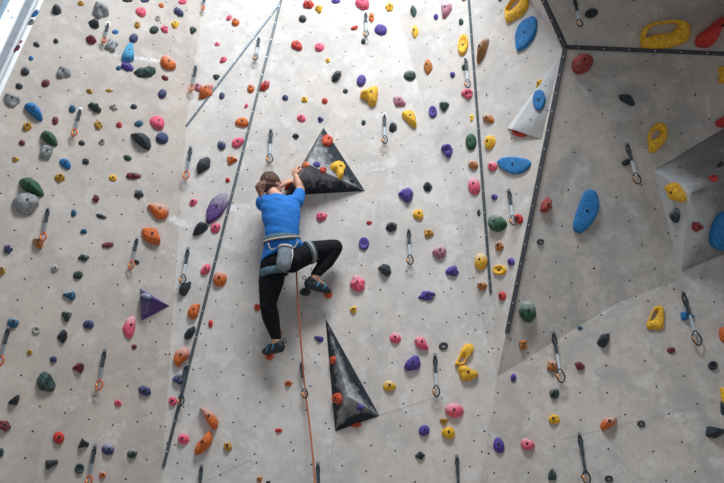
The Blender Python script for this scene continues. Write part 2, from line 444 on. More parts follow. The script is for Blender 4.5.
# ------------------------------------------------------------------ climbing holds
CO = { # key: (hex, colour word)
 'pk': ('#f0627f', 'pink'), 'lp': ('#b9788f', 'lilac pink'), 'rd': ('#c93a33', 'red'), 'dr': ('#7c2f3a', 'dark red'),
 'or': ('#d96c2c', 'orange'), 'bo': ('#b87334', 'tan orange'), 'mu': ('#c08f33', 'mustard'), 'ye': ('#f0b92f', 'yellow'),
 'dg': ('#2a4843', 'dark green'), 'gr': ('#27573c', 'green'), 'bk': ('#2d3942', 'black'), 'nv': ('#3f4a76', 'slate blue'),
 'pu': ('#51419a', 'purple'), 'vi': ('#552f78', 'violet'), 'bl': ('#1f77b8', 'blue'), 'lb': ('#459dcb', 'light blue'),
 'tl': ('#236384', 'teal blue'), 'gy': ('#858b8e', 'grey'), 'pg': ('#adaeac', 'pale grey'), 'wd': ('#a06a3a', 'brown'),
'rr': ('#d0502f', 'red-orange'),
 'ro': ('#9c3a34', 'brick red'),
}
for k, (h, w_) in CO.items():
    M['h_'+k] = mat('hold_'+w_.replace(' ', '_'), srgb(h), .55, 0, .32, 45, .8, chalk=30, bscale=120, chalk_max=.6)
M['boltm'] = mat('bolt_dark', (.03, .03, .035, 1), .5, .3)
M['boltm2'] = mat('bolt_steel', (.45, .46, .48, 1), .4, .7)
BOLT = {}
def bolt_mesh(r):
    k = round(r, 4)
    if k in BOLT: return BOLT[k]
    bm = bmesh.new()
    bmesh.ops.create_cone(bm, cap_ends=True, segments=10, radius1=r, radius2=r*.85, depth=.008)
    me = bpy.data.meshes.new('bolt'); bm.to_mesh(me); bm.free(); me.materials.append(M['boltm'])
    BOLT[k] = me; return me

HOLDS = '''
00
275 45 52 58 35 bk angular T
390 15 34 24 -10 mu egg
487 48 84 70 -30 gy lumpy C @rocky grey top hold
456 115 62 42 -25 bk angular
443 187 62 46 -20 dr angular
540 216 60 58 0 gy lumpy C
556 154 34 20 0 bl egg
175 213 36 20 -28 bk egg
269 196 28 22 -40 bk egg
149 280 26 20 -30 bl egg
122 342 46 42 20 bk round T
91 415 38 28 -20 bk egg
308 350 74 54 0 gy lumpy C
220 399 44 36 0 dr round
432 438 36 22 -25 mu egg T
527 436 40 18 0 mu egg T
572 328 28 22 0 tl egg
101.S 0 0 0 0
01
35 0 52 20 0 bk egg
118 0 46 20 0 nv egg
99 55 56 42 -30 pk egg
198 25 30 20 -25 or egg
300 5 42 30 0 pk egg
284 56 58 32 -35 nv ridged
182 88 24 30 0 pg lumpy
85 118 32 34 0 mu round
165 142 46 38 0 dg round
216 139 42 30 -35 pk lumpy
268 116 36 36 0 ye lumpy
353 143 34 32 -20 dg tri T
66 183 46 42 0 nv round
35 322 70 34 -20 pu ridged
231 305 82 58 -28 or jug T @large orange jug
216 375 38 22 -25 dr egg
205 450 44 46 10 nv round
525 86 32 22 40 pk egg
558 105 38 40 0 or round T
468 213 28 18 0 pk egg
497 288 40 26 30 pk egg
465 370 32 24 0 dg tri
378 418 36 46 0 lp round T
415 440 84 56 42 or lumpy T @lumpy orange hold
491 459 28 40 -10 nv egg T
P lb jug 48,206 62,214 70,288 50,295 8,292 8,265 30,225 @light blue jug
P dg ridged 65,345 95,330 150,320 172,325 177,345 150,368 95,370 @jagged green hold
02
331 20 56 40 0 rd ridged
381 41 36 38 0 ye lumpy
460 4 46 24 0 pu egg
592 16 68 58 -10 pk jug
302 89 38 38 0 bk round T
550 134 40 20 18 rd egg
596 200 24 26 0 dg round
275 220 54 42 -15 rd jug
382 227 48 40 0 pk egg
424 291 24 22 0 ye lumpy
462 362 78 46 50 bk angular T
586 388 46 60 -15 pu round
509 439 26 24 0 dg round
119 411 62 38 42 rd ridged T
52 425 36 46 0 or round T
03
143 33 40 40 0 ye lumpy
258 52 32 62 8 dg leaf
266 152 34 68 -2 ye leaf
100 143 64 50 -5 pu round @purple oval hold
55 83 28 48 0 or lumpy
365 80 24 30 0 pu egg
P lp lumpy 392,20 405,8 440,15 443,35 438,50 412,88 397,80 T @chalky lilac hold
487 104 24 34 0 dg egg
500 0 22 12 0 bo egg
496 218 52 108 -8 ye dish @tall yellow oval
P wd flake 612,170 618,190 600,250 565,305 555,295 560,240 590,190 T @brown wood-look flake
328 322 46 80 -5 bo leaf @tan leaf hold
240 362 60 52 0 dg round T
445 359 26 30 0 pu egg
500 324 20 30 0 dg lumpy
518 452 58 46 -10 pk lumpy
P ye jug 0,450 25,446 55,430 78,418 88,428 86,455 82,485 75,505 48,510 38,485 25,472 0,465 @yellow beak hold
04
95 2 18 12 0 bk egg
R ye 155,10 175,-14 225,-14 232,10 225,40 200,70 135,106 122,100 128,45 / 135,45 155,12 180,-5 195,5 160,45 138,55 @top yellow ring jug
P bl slab 262,77 275,95 275,135 262,180 225,225 185,250 176,240 172,180 185,130 215,95 @pointed blue hold
538 64 66 48 20 bk dish
P ye egg 278,388 300,380 298,400 280,424 270,420
P bl slab 265,440 285,432 305,440 318,470 310,505 290,535 272,530 255,500 257,465 @teardrop blue hold
P ro lumpy 445,310 455,285 480,262 510,258 545,268 553,300 540,328 510,350 475,355 450,335 C @brick red rock
05
R ye 228,165 245,130 290,108 400,97 460,110 468,150 460,190 430,210 350,232 240,232 228,215 / 248,185 262,142 310,118 400,110 408,128 370,158 300,168 255,188 @big yellow pocket jug
P rd round 498,195 510,165 560,130 600,90 640,75 700,70 700,110 640,120 600,138 585,180 590,200 570,228 505,225 @big red tail hold
P ye jug 603,325 625,320 665,322 665,400 605,400 612,362
P bk angular 122,455 165,450 195,475 207,505 190,512 150,492 128,478
10
58 22 82 64 -20 gy lumpy C
P bl egg 115,55 125,40 165,40 190,65 210,105 205,122 185,120 150,90
132 152 48 40 30 mu lumpy
105 229 34 26 -20 dr egg
75 310 34 26 0 mu lumpy
266 122 32 42 0 dr egg
350 66 36 36 0 tl round
P gr leafv 195,185 215,165 250,172 275,200 283,235 270,243 235,230 205,205
220 277 66 68 0 gy lumpy C
313 327 68 40 -38 bl egg
289 398 50 42 0 mu lumpy
P gr leafv 92,405 110,393 150,390 190,418 213,458 216,483 195,484 140,468 102,438 @big green leaf hold
394 230 34 24 -15 bk egg
415 320 36 28 -20 bk lumpy
P dg ridged 423,45 440,32 470,48 492,70 480,84 455,78
477 140 40 50 0 mu lumpy T
550 57 40 30 -15 pg lumpy
494 226 30 32 0 pg lumpy
575 141 32 28 -25 rd egg
543 398 42 30 -15 ye egg
11
66 54 34 24 -10 bk egg
91 136 44 30 10 tl ridged
178 128 80 62 -35 pk egg @pink egg hold
P bk leafv 52,182 75,175 120,178 150,205 157,240 145,262 110,245 75,215
205 207 64 58 0 nv round
35 302 44 26 -20 dg egg
68 388 82 34 0 dr ridged T
P bk leafv 367,340 385,305 425,290 437,305 435,345 400,365 375,380
490 240 44 48 0 nv round T
609 53 26 16 50 pk egg
590 132 64 46 0 or jug
565 228 68 46 28 pk egg
P or tri 517,297 545,297 570,312 530,335 520,330
519 410 24 24 20 rd egg
12
217 12 32 28 -10 nv egg
311 21 34 28 0 ye lumpy
409 27 30 30 0 rd round
294 110 46 34 -20 pk egg
388 118 28 28 0 pu lumpy
269 197 40 28 0 dg angular
597 132 22 28 0 dg round
422 220 52 52 -20 rr jug V
312 337 34 26 40 or egg V
281 366 24 26 0 pk egg V
370 334 38 24 -20 pu egg V
401 360 36 26 -20 rd egg V
P ye jug 437,335 465,320 495,330 508,355 497,380 495,400 480,398 465,365 445,355 V @yellow claw hold
470 309 20 14 0 bk egg V
540 408 26 18 -30 bk egg V
P rd lumpy 212,448 225,415 245,405 255,420 240,448 222,458
13
P lp lumpy 160,10 175,2 198,4 225,40 215,50 175,50 165,35 T
405 52 46 44 0 dg tri
351 83 42 58 0 pu dish
P ye jug 200,88 225,77 255,82 270,105 275,150 265,155 240,135 210,108 @yellow curl hold
158 155 44 56 -25 bk angular T
539 111 18 40 -5 ye egg
535 225 58 82 -5 gr round @round green hold
P pu lumpy 387,262 400,240 435,238 447,260 435,300 420,303 405,280
543 334 54 44 -35 bo egg T
550 440 62 86 0 pk round T @tall pink egg
327 442 54 54 0 bk angular T
14
36 113 62 42 -20 bo egg T
45 228 50 74 -15 ye egg
58 343 46 50 0 pk round T
P bl slab 80,325 110,303 160,298 230,308 250,325 235,355 200,378 160,382 115,365 @half-moon blue hold
P rd lumpy 152,165 180,163 232,183 215,202 180,200 155,187
15
R ye 262,200 285,150 320,132 350,150 357,190 345,225 310,262 290,277 263,268 265,240 / 275,205 285,178 315,165 322,185 300,208 280,218 @yellow ring hold
158 322 54 40 15 bk angular
P rd round 588,130 600,118 640,95 700,90 700,150 640,155 600,152
608 335 38 20 25 bk egg V
578 400 46 34 0 rd lumpy V
P ye jug 352,440 380,422 405,440 436,490 438,510 420,522 372,508 V
20
P gy lumpy 58,50 90,18 140,5 175,28 185,60 165,105 120,112 75,88 C @big grey rock hold
355 110 28 38 0 tl egg
405 200 34 24 0 tl lumpy
463 40 34 38 0 dr lumpy
486 125 56 22 -14 bk egg T
520 264 62 28 8 dr ridged
405 325 52 38 0 dg lumpy T
377 409 50 42 0 dg round
266 377 40 36 0 pg round
39 285 40 42 0 nv lumpy
10 385 38 50 0 mu lumpy T
P bo angular 156,232 175,235 205,228 214,255 200,285 178,275 T
21
92 18 48 44 0 bk lumpy T
P or jug 132,75 150,65 195,72 235,85 240,110 225,135 185,138 155,105 T @upper orange beak hold
P or jug 105,190 130,182 180,192 190,225 200,250 185,265 140,250 110,225
353 60 42 32 35 pk egg
P vi slab 415,160 417,100 440,50 480,18 520,15 525,60 490,120 435,163 T @big violet lens hold
P bk angular 347,215 355,185 390,155 420,160 427,180 400,205 360,220
459 185 54 44 35 pk egg
411 384 64 42 50 pk egg
481 427 72 78 0 or round T @round orange ball hold
80 346 32 20 -30 bk egg
P bk angular 282,478 300,452 345,435 340,470 322,500 308,512 285,500
22
P pk lumpy 367,120 385,107 425,118 415,135 390,150 370,140
600 258 52 64 0 pu dish
P pk lumpy 532,455 545,418 575,410 605,438 602,475 575,491 548,480 T @chalky pink hold
23
43 158 30 20 0 rd egg
P pu lumpy 185,15 205,-5 235,-12 258,5 255,40 228,60 200,35
150 175 66 58 20 bk angular T
282 118 50 54 0 ye jug
331 208 48 42 -10 mu lumpy
P lp jug 348,300 370,280 400,265 420,290 410,320 380,332 T
447 390 66 50 0 pu lumpy
P bk leafv 85,372 115,350 145,360 155,395 135,418 110,400
573 110 18 34 0 bk egg
580 345 66 86 -5 ye egg T
589 460 48 48 0 bo lumpy T
24
P gr jug 40,170 50,130 75,112 105,130 128,160 115,185 85,202 50,192 T @chalky green hold
184 139 46 50 0 rd round
90 270 42 52 0 bo lumpy T
149 346 36 40 0 pu round
93 387 70 52 0 ye dish
P ro lumpy 290,100 300,60 325,28 345,45 350,85 325,110 C
N 36 28 0 bk ring 292 250
P bl slab 505,5 530,-6 560,8 575,50 572,100 550,150 515,190 485,212 455,200 448,175 462,115 490,40 @big blue oval
69 33 32 28 0 pu round
25
386 123 48 78 5 bk egg T V
500 180 52 48 0 ro lumpy V
P bl slab 560,230 575,160 605,115 640,98 700,110 715,200 690,280 640,295 590,288 563,265 V @blue edge hold
30
P tl jug 300,45 335,38 358,30 367,55 350,76 325,60
323 146 48 54 0 dg tri T
P bk angular 272,250 300,212 326,232 324,262 302,284
428 190 54 48 0 nv round
63 181 62 54 0 tl round T
N 42 38 0 pg ring 175 217
143 324 28 28 0 mu egg
258 359 36 34 0 nv round
P dr angular 345,402 375,373 402,378 407,405 390,428 370,412
P dg lumpy 180,455 195,425 225,415 245,435 268,480 265,505 230,515 185,500 C @lumpy green hold
31
118 62 50 50 0 nv round T V
P pk egg 12,205 30,165 60,148 77,155 75,210 60,250 45,262 22,240 T @long pink hold
68 297 28 24 -15 dr egg
P or jug 325,130 345,100 388,90 382,120 370,160 345,165 328,150
P bk angular 305,240 325,210 360,192 365,215 345,255 315,265
P or jug 257,355 270,320 310,298 335,315 335,345 300,375 280,400 260,380 T
436 187 24 42 0 rd egg
285 452 60 56 30 nv lumpy T
32
83 107 34 36 0 rr round
425 44 42 42 0 rr round
312 30 62 48 0 bk angular
170 232 60 44 0 or egg
141 343 42 42 0 rr round
549 118 34 38 0 ye lumpy
383 259 48 28 -20 pu lumpy
445 363 28 44 -15 rr egg V
33
324 50 80 48 5 pu lumpy @bumpy purple hold
172 256 58 54 0 pk round T
P pk jug 262,265 285,242 310,255 333,312 318,314 275,300 T
P pu jug 212,395 225,370 260,340 285,345 295,380 285,405 225,415 @purple shark hold
N 44 38 20 bk ring 403 294
R ye 458,385 475,350 495,300 520,282 548,292 548,325 515,352 502,385 / 478,372 487,350 508,342 510,352 495,375 485,380 @yellow hook hold
P ye jug 472,410 478,392 510,390 540,415 572,420 572,440 530,462 490,460
138 487 66 54 0 ye egg T
34
106 53 40 44 0 rd round
P gr jug 188,125 205,85 240,76 268,100 274,150 245,186 215,175 195,150 T @white-topped green hold
209 290 42 54 0 bo lumpy
160 447 30 42 -5 pu egg
350 390 52 60 0 bo lumpy T
P dr jug 457,378 480,370 508,390 495,410 470,408
482 207 28 18 0 tl egg
35
P bk angular 12,275 35,235 78,228 75,270 50,303 20,290 @dark wedge hold
R ye 253,205 265,165 290,110 315,100 338,112 340,170 333,210 300,213 / 272,168 285,135 302,122 308,135 295,160 278,172 @yellow pocket jug
P bl angular 418,130 445,122 495,148 470,160 425,170
371 315 42 32 0 dr egg
575 390 48 44 0 bk ring2
P or egg 605,215 630,195 660,215 660,262 632,282 610,262
40
P bk angular 35,95 92,52 97,70 85,106 38,102
22 205 60 54 -20 dr lumpy
5 335 26 46 0 dg egg
284 264 60 62 0 rd round @round red hold
P bk angular 375,315 385,290 398,262 412,280 435,290 430,308 400,312
P bk angular 220,372 280,368 285,390 260,398 235,418 222,415
383 413 46 54 -10 dg dish
522 320 62 60 0 nv round T @slate blue dome
494 442 34 36 -15 or egg T
568 96 38 32 -20 pk egg
41
121 37 68 48 -25 nv ridged
60 340 50 52 15 dg round T
253 87 42 46 0 pk round
306 272 56 54 0 pk round
P or jug 380,118 400,118 450,150 472,180 470,215 450,228 425,200 T @lower orange beak hold
P or jug 357,335 370,300 410,265 435,228 447,265 440,295 400,335 365,350
520 307 44 44 0 mu lumpy
42
234 0 44 36 0 or angular
184 229 38 24 0 rd egg
95 466 28 32 0 bo lumpy
135 480 22 18 0 bk egg
468 76 44 62 -15 rr jug V
581 120 36 32 0 pu lumpy V
560 203 54 26 10 rr egg V
43
458 130 98 74 -5 pk round T @large pink dome
405 184 38 34 0 mu tri
429 241 64 64 0 ye jug
310 229 56 58 0 pu round
291 351 46 38 0 bk lumpy
44
359 47 50 58 0 dg ridged T
356 176 58 48 0 ye egg
89 302 56 82 15 pu egg @purple egg hold
229 297 70 60 -15 pk jug T
350 445 44 60 0 dg lumpy C
45
P or angular 28,205 45,168 80,165 115,163 115,190 75,215 38,233 T @tan block hold
N 38 32 0 bk ring 228 196
N 40 34 0 bk ring 72 462
P bk angular 540,245 548,205 600,215 622,228 640,240 590,268 545,258
P ye jug 610,25 650,20 655,90 628,102 620,95
625 120 30 70 0 bk lumpy
'''
side = '00 168 67 44 24 45 bl egg;00 150 108 36 26 45 gy egg;00 100 203 22 14 45 lp egg;00 82 233 36 22 50 dr egg'

def smooth_closed(pts, n):
    """resample a closed polygon with a Catmull-Rom curve"""
    m = len(pts); out = []
    for k in range(n):
        t = k*m/n; i = int(t); f = t-i
        p0, p1, p2, p3 = (Vector(pts[(i+j-1) % m]) for j in range(4))
        out.append(.5*((2*p1)+(p2-p0)*f+(2*p0-5*p1+4*p2-p3)*f*f+(3*p1-p0-3*p2+p3)*f**3))
    return out
def resample(pts, n):
    pts = [Vector(p) for p in pts]; m = len(pts)
    L = [(pts[(i+1) % m]-pts[i]).length for i in range(m)]; T = sum(L); out = []; i = 0; acc = 0
    for k in range(n):
        t = T*k/n
        while acc + L[i] < t: acc += L[i]; i += 1
        out.append(pts[i].lerp(pts[(i+1) % m], (t-acc)/L[i]))
    return [out[k]*.6 + (out[k-1]+out[(k+1) % n])*.2 for k in range(n)]
def default_outline(shape, w, h, rot, rnd):
    n = 24; pts = []; ph = rnd.uniform(0, 6.28); lobes = rnd.choice((3, 4, 5))
    for k in range(n):
        a = 2*math.pi*k/n; r = 1.0
        if shape == 'round': r = 1 + .04*math.sin(2*a+ph)
        elif shape == 'egg': r = 1 + .10*math.cos(a+(0 if rnd.random() < 2 else 0)) + .04*math.sin(3*a+ph)
        elif shape == 'lumpy': r = 1 + .13*math.sin(lobes*a+ph) + .06*math.sin((lobes+2)*a+ph*2)
        elif shape == 'ridged': r = 1 + .06*math.sin(6*a+ph)
        elif shape == 'jug': r = 1 + .09*math.cos(2*a+.6) + .07*math.sin(3*a+ph)
        elif shape == 'leaf': r = 1 - .12*abs(math.cos(a)) if False else 1 - .10*math.cos(2*a)*0 - .14*abs(math.sin(2*a))
        elif shape == 'tri': r = 1 + .20*math.cos(3*(a-math.pi*1.5))
        elif shape == 'angular': r = 1 + .12*math.cos(5*a+ph)
        x, y = r*math.cos(a)*w/2, r*math.sin(a)*h/2
        c, s = math.cos(math.radians(rot)), math.sin(math.radians(rot))
        pts.append((x*c - y*s, -(x*s + y*c)))     # pixel axes: y down, rot counter-clockwise
    if shape == 'angular': pts = pts[::4]; pts = [(x*rnd.uniform(.9, 1.12), y*rnd.uniform(.9, 1.12)) for x, y in pts]
    return pts

hold_recs = []
def plane_basis(n):
    u = Vector((0, 0, 1)).cross(n); u.normalize(); u = u if u.x > 0 else -u
    v = n.cross(u); v = v if v.z > 0 else -v
    return u, v
def make_hold(px_outline, colr, shape, flags, seed, name=None, inner=None, plane=None):
    rnd = random.Random(seed)
    xs = [p[0] for p in px_outline]; ys = [p[1] for p in px_outline]
    cx, cy = (min(xs)+max(xs))/2, (min(ys)+max(ys))/2
    wpx, hpx = max(xs)-min(xs), max(ys)-min(ys)
    if plane: loc, n, owner = plane
    else:
        r = cast(min(max(cx, 1), 790), cy)
        loc, n, owner = r
    mpp = (loc-CAM).length/F
    size = math.sqrt(wpx*hpx)*mpp; mn = min(wpx, hpx)*mpp
    Hh = {'round': .42, 'egg': .42, 'lumpy': .42, 'ridged': .45, 'jug': .42, 'leaf': .4, 'leafv': .55, 'tri': .5, 'angular': .55,
          'dish': .28, 'slab': .17, 'flake': .7, 'ring': .23, 'ring2': .3}[shape]*mn
    Hh = min(Hh, .16)
    lift = .35*Hh
    base_p = loc + n*lift
    u, v = plane_basis(n)
    org = hit_plane(cx, cy, base_p, n)
    def to2(x, y):
        q = hit_plane(x, y, base_p, n) - org
        return Vector((q.dot(u), q.dot(v)))
    org0 = org - n*lift
    NN = 28
    bm = bmesh.new(); boltpos = None
    if shape == 'ring' and inner is None:
        inner = [(cx+(x-cx)*.42, cy+(y-cy)*.42) for x, y in px_outline]
    Mt = Matrix((u, v, n)).transposed()
    if inner is not None:
        o2 = [to2(*p) for p in px_outline]; i2 = [to2(*p) for p in inner]
        ic = sum(i2, Vector((0, 0)))/len(i2)
        oc = smooth_closed(o2, 64); ii = smooth_closed(i2, 64)
        def by_angle(poly, a):
            best = None
            for p in poly:
                q = p-ic; d = abs((math.atan2(q.y, q.x)-a+math.pi) % (2*math.pi)-math.pi)
                if best is None or d < best[0]: best = (d, p)
            return best[1]
        NN = 36; rows = []
        prof = [(0, -.01), (0.0, .25), (.08, .62), (.3, .97), (.55, 1.0), (.82, .85), (1, .5), (1.0, -.01)]
        for t, z in prof:
            row = []
            for k in range(NN):
                a = -math.pi + 2*math.pi*(k+.5)/NN
                A, B = by_angle(oc, a), by_angle(ii, a)
                p = A.lerp(B, t)
                zz = z*Hh*(1+.12*noise.noise(Vector((p.x*30, p.y*30, seed)))) if z > 0 else z
                row.append(bm.verts.new((p.x, p.y, zz)))
            rows.append(row)
        for r0, r1 in zip(rows, rows[1:]):
            for k in range(NN): bm.faces.new((r0[k], r0[(k+1) % NN], r1[(k+1) % NN], r1[k]))
        xs2 = [p for p in o2]; far = max(range(NN), key=lambda k: (rows[0][k].co.xy-rows[-1][k].co.xy).length)
        if shape == 'jugring': boltpos = (rows[3][far].co + rows[4][far].co)/2
    else:
        o2 = [to2(*p) for p in px_outline]
        if shape == 'angular': oc = []
        if shape in ('angular',):
            base = o2; NN = len(base)
        else:
            NN = 36; base = resample(o2, NN) if len(o2) != 24 else smooth_closed(o2, NN)
        c2 = sum(base, Vector((0, 0)))/len(base)
        ext_y = max(p.y for p in base)-min(p.y for p in base); ext_x = max(p.x for p in base)-min(p.x for p in base)
        ap = Vector((rnd.uniform(-.08, .08)*ext_x, rnd.uniform(-.02, .10)*ext_y)) * (.2 if shape == 'slab' else 1)
        if shape == 'jug': ap = Vector((rnd.uniform(-.04, .04)*ext_x, .06*ext_y))
        if shape == 'tri': ap = Vector((0, .05*ext_y))
        if shape == 'leafv': ap = Vector((-.12*ext_x, -.08*ext_y))
        if shape == 'flake': ap = Vector((.10*ext_x, .0))
        if shape == 'angular':
            prof = [(1.0, -.15), (.96, .12), (.55, .86), (.28, 1.0)]
            ap = Vector((rnd.uniform(-.16, .16)*ext_x, rnd.uniform(-.05, .2)*ext_y))
        elif shape == 'slab': prof = [(1, -.1), (1, .55), (.97, .82), (.90, .97), (.6, 1.0), (.3, 1.0)]
        elif shape == 'dish': prof = [(1, -.1), (1, .4), (.93, .8), (.82, 1.0), (.68, .95), (.5, .62), (.25, .5)]
        elif shape == 'ring2': prof = [(1, -.1), (1, .5), (.9, .9), (.7, 1.0), (.5, .8), (.4, .3), (.2, .25)]
        elif shape in ('flake', 'leafv'): prof = [(1, -.1), (.97, .12), (.8, .42), (.55, .74), (.25, .95)]
        elif shape == 'jug': prof = [(1, -.1), (1.0, .2), (.96, .5), (.84, .80), (.62, .97), (.3, 1.0)]
        else: prof = [(1, -.1), (1.0, .12), (.95, .36), (.82, .64), (.6, .86), (.32, .98)]
        rows = []
        amp = {'lumpy': .60, 'ridged': .40, 'jug': .26, 'angular': 0, 'slab': .05, 'round': .18, 'egg': .22}.get(shape, .14)
        fr = {'lumpy': 2.6, 'ridged': 3.0}.get(shape, 2.0)/max(mn, .02)
        for s, z in prof:
            row = []
            for k in range(NN):
                p = c2 + (base[k]-c2)*s + ap*max(0, z)
                g = noise.noise(Vector((p.x*fr, p.y*fr, seed*3.1)))
                zz = z*Hh*(1+amp*g) if z > 0 else z*.06
                if shape == 'ridged' and z > .3: zz *= 1 + .22*math.sin((p.x/max(ext_x, .01))*math.pi*5)
                if shape in ('lumpy', 'ridged', 'egg', 'round') and z > .1:
                    p = p + (base[k]-c2).normalized()*amp*.12*mn*noise.noise(Vector((p.y*fr*1.5, p.x*fr*1.5, seed)))
                row.append(bm.verts.new((p.x, p.y, max(zz, -.02))))
            rows.append(row)
        for r0, r1 in zip(rows, rows[1:]):
            for k in range(NN): bm.faces.new((r0[k], r0[(k+1) % NN], r1[(k+1) % NN], r1[k]))
        zt = sum(q.co.z for q in rows[-1])/NN
        xt = sum((q.co.x for q in rows[-1]))/NN; yt = sum((q.co.y for q in rows[-1]))/NN
        cv = bm.verts.new((xt, yt, zt + (0.02*Hh if shape not in ('dish', 'ring2') else 0)))
        for k in range(NN): bm.faces.new((rows[-1][k], rows[-1][(k+1) % NN], cv))
        boltpos = cv.co.copy()
    bmesh.ops.recalc_face_normals(bm, faces=bm.faces[:])
    if shape == 'angular': bmesh.ops.bevel(bm, geom=bm.edges[:], offset=mn*.05, segments=2, affect='EDGES')
    me = bpy.data.meshes.new('climbing_hold'); bm.to_mesh(me); bm.free()
    ymin = min(q.co.y for q in me.vertices); ymax = max(q.co.y for q in me.vertices)
    a = me.attributes.new('chalk', 'FLOAT', 'POINT')
    vals = []
    sl = rnd.uniform(-.3, .3)
    for q in me.vertices:
        f = (q.co.y-ymin)/max(ymax-ymin, 1e-4) + sl*q.co.x/max(ymax-ymin, 1e-4)
        c = .13
        if 'T' in flags: c = .14 + .48*max(0, min(1, (f-.35)/.5))
        if 'C' in flags: c = .36 if colr in ('gy',) else .22
        vals.append(c)
    a.data.foreach_set('value', vals)
    for p in me.polygons: p.use_smooth = shape != 'angular'
    o = link('climbing_hold', me, [M['h_'+colr]])
    o.matrix_world = Matrix.Translation(org0) @ Mt.to_4x4()
    if boltpos is not None and mn > .028:
        br = .0115 if mn > .06 else .009 if mn > .05 else .006
        bo = bpy.data.objects.new('bolt', bolt_mesh(br)); COL.objects.link(bo); bo.parent = o
        bo.location = (boltpos.x, boltpos.y, boltpos.z + .0005)
    hold_recs.append(dict(o=o, x=cx, y=cy, w=wpx, h=hpx, col=CO[colr][1], shape=shape, name=name, flags=flags, owner=owner))
    return o

seed = 0; tile = '00'
for line in HOLDS.strip().split('\n'):
    seed += 1; nm = None
    if '@' in line: line, nm = line.split('@'); nm = nm.strip()
    tk = line.split()
    if len(tk) == 1: tile = tk[0]; continue
    if '.S' in tk[0]: continue
    rnd = random.Random(seed*7)
    ox, oy = OX[int(tile[1])], OY[int(tile[0])]
    if tk[0] in 'PR':
        kind = tk[0]; flags = [t for t in tk if t in ('T', 'C', 'V')]
        body = [t for t in tk[1:] if t not in ('T', 'C', 'V')]
        colr = body.pop(0); shape = 'jugring' if kind == 'R' else body.pop(0)
        outer, inn = [], None
        for t in body:
            if t == '/': inn = []; continue
            a, b_ = map(float, t.split(',')); q = (ox+a/K, oy+b_/K)
            (outer if inn is None else inn).append(q)
        if kind == 'R': 
            make_hold(outer, colr, 'ring' , flags, seed, nm, inn)
        else: make_hold(outer, colr, shape, flags, seed, nm)
    elif tk[0] == 'N':
        w, h, rot = map(float, tk[1:4]); cx, cy = float(tk[6]), float(tk[7])
        pts = default_outline('round', w/K, h/K, rot, rnd)
        make_hold([(ox+cx/K+x, oy+cy/K+y) for x, y in pts], tk[4], 'ring', [], seed, nm)
    else:
        cx, cy, w, h, rot = map(float, tk[:5]); colr, shape = tk[5], tk[6]; flags = tk[7:]
        pts = default_outline(shape, w/K*.95, h/K*.93, rot, rnd)
        make_hold([(ox+cx/K+x, oy+cy/K+y) for x, y in pts], colr, shape, flags, seed, nm)
for s in side.split(';'):
    seed += 1; tk = s.split(); cx, cy, w, h, rot = map(float, tk[1:6])
    pts = default_outline(tk[7], w/K, h/K, rot, random.Random(seed))
    px, py = cx/K, cy/K
    make_hold([(px+x, py+y) for x, y in pts], tk[6], tk[7], ['W'], seed, None, None, (PL(px, py, -.008), nLf, 'side'))

# ------------------------------------------------------------------ quickdraws
M['carab_black'] = mat('carabiner_black', (.03, .035, .045, 1), .35, .5)
M['carab_orange'] = mat('carabiner_orange', srgb('#c9613c'), .4, .3)
M['gate_orange'] = mat('gate_orange', srgb('#e59a55'), .4, .3)
M['hanger'] = mat('hanger_steel', (.35, .37, .39, 1), .4, .6)
M['sling_lt'] = mat('sling_light', srgb('#b9c4cb'), .8)
M['sling_dk'] = mat('sling_dark', srgb('#3c4850'), .8, 0, .3, 80)
M['sling_gy'] = mat('sling_grey', srgb('#7c878e'), .8, 0, .2, 80)
def tube(bm, pts, r, seg=8, closed=False, mi=0):
    rings = []; n = len(pts); up = None
    for i, p in enumerate(pts):
        a = pts[(i-1) % n] if closed or i else p; b = pts[(i+1) % n] if closed or i < n-1 else p
        t = (b-a).normalized()
        if up is None: up = t.orthogonal().normalized()
        else: up = (up - t*up.dot(t)).normalized()
        s = t.cross(up); rr = r[i] if isinstance(r, (list, tuple)) else r
        rings.append([bm.verts.new(p + (up*math.cos(2*math.pi*k/seg)+s*math.sin(2*math.pi*k/seg))*rr) for k in range(seg)])
    m = n if closed else n-1
    for i in range(m):
        A, B = rings[i], rings[(i+1) % n]
        for k in range(seg):
            f = bm.faces.new((A[k], A[(k+1) % seg], B[(k+1) % seg], B[k])); f.material_index = mi
    if not closed:
        for R in (rings[0], rings[-1]): bm.faces.new(R).material_index = mi
def carab(L, w, base, d, s, r, part):
    """pear-shaped link starting at base, running along d; 'body' or 'gate'"""
    pts = []
    for k in range(24):
        a = 2*math.pi*k/24; t = .5-.5*math.cos(a)
        ww = w*(.62+.38*math.sin(t*math.pi*.9))
        pts.append(base + d*(L*t) + s*(ww/2*math.sin(a)*(1.0+.35*t)))
    bm = bmesh.new()
    if part == 'body': tube(bm, pts, r, 8, True)
    else:
        p0, p1 = pts[5], pts[9]; tube(bm, [p0, p1], r*1.25, 8)
    return bm
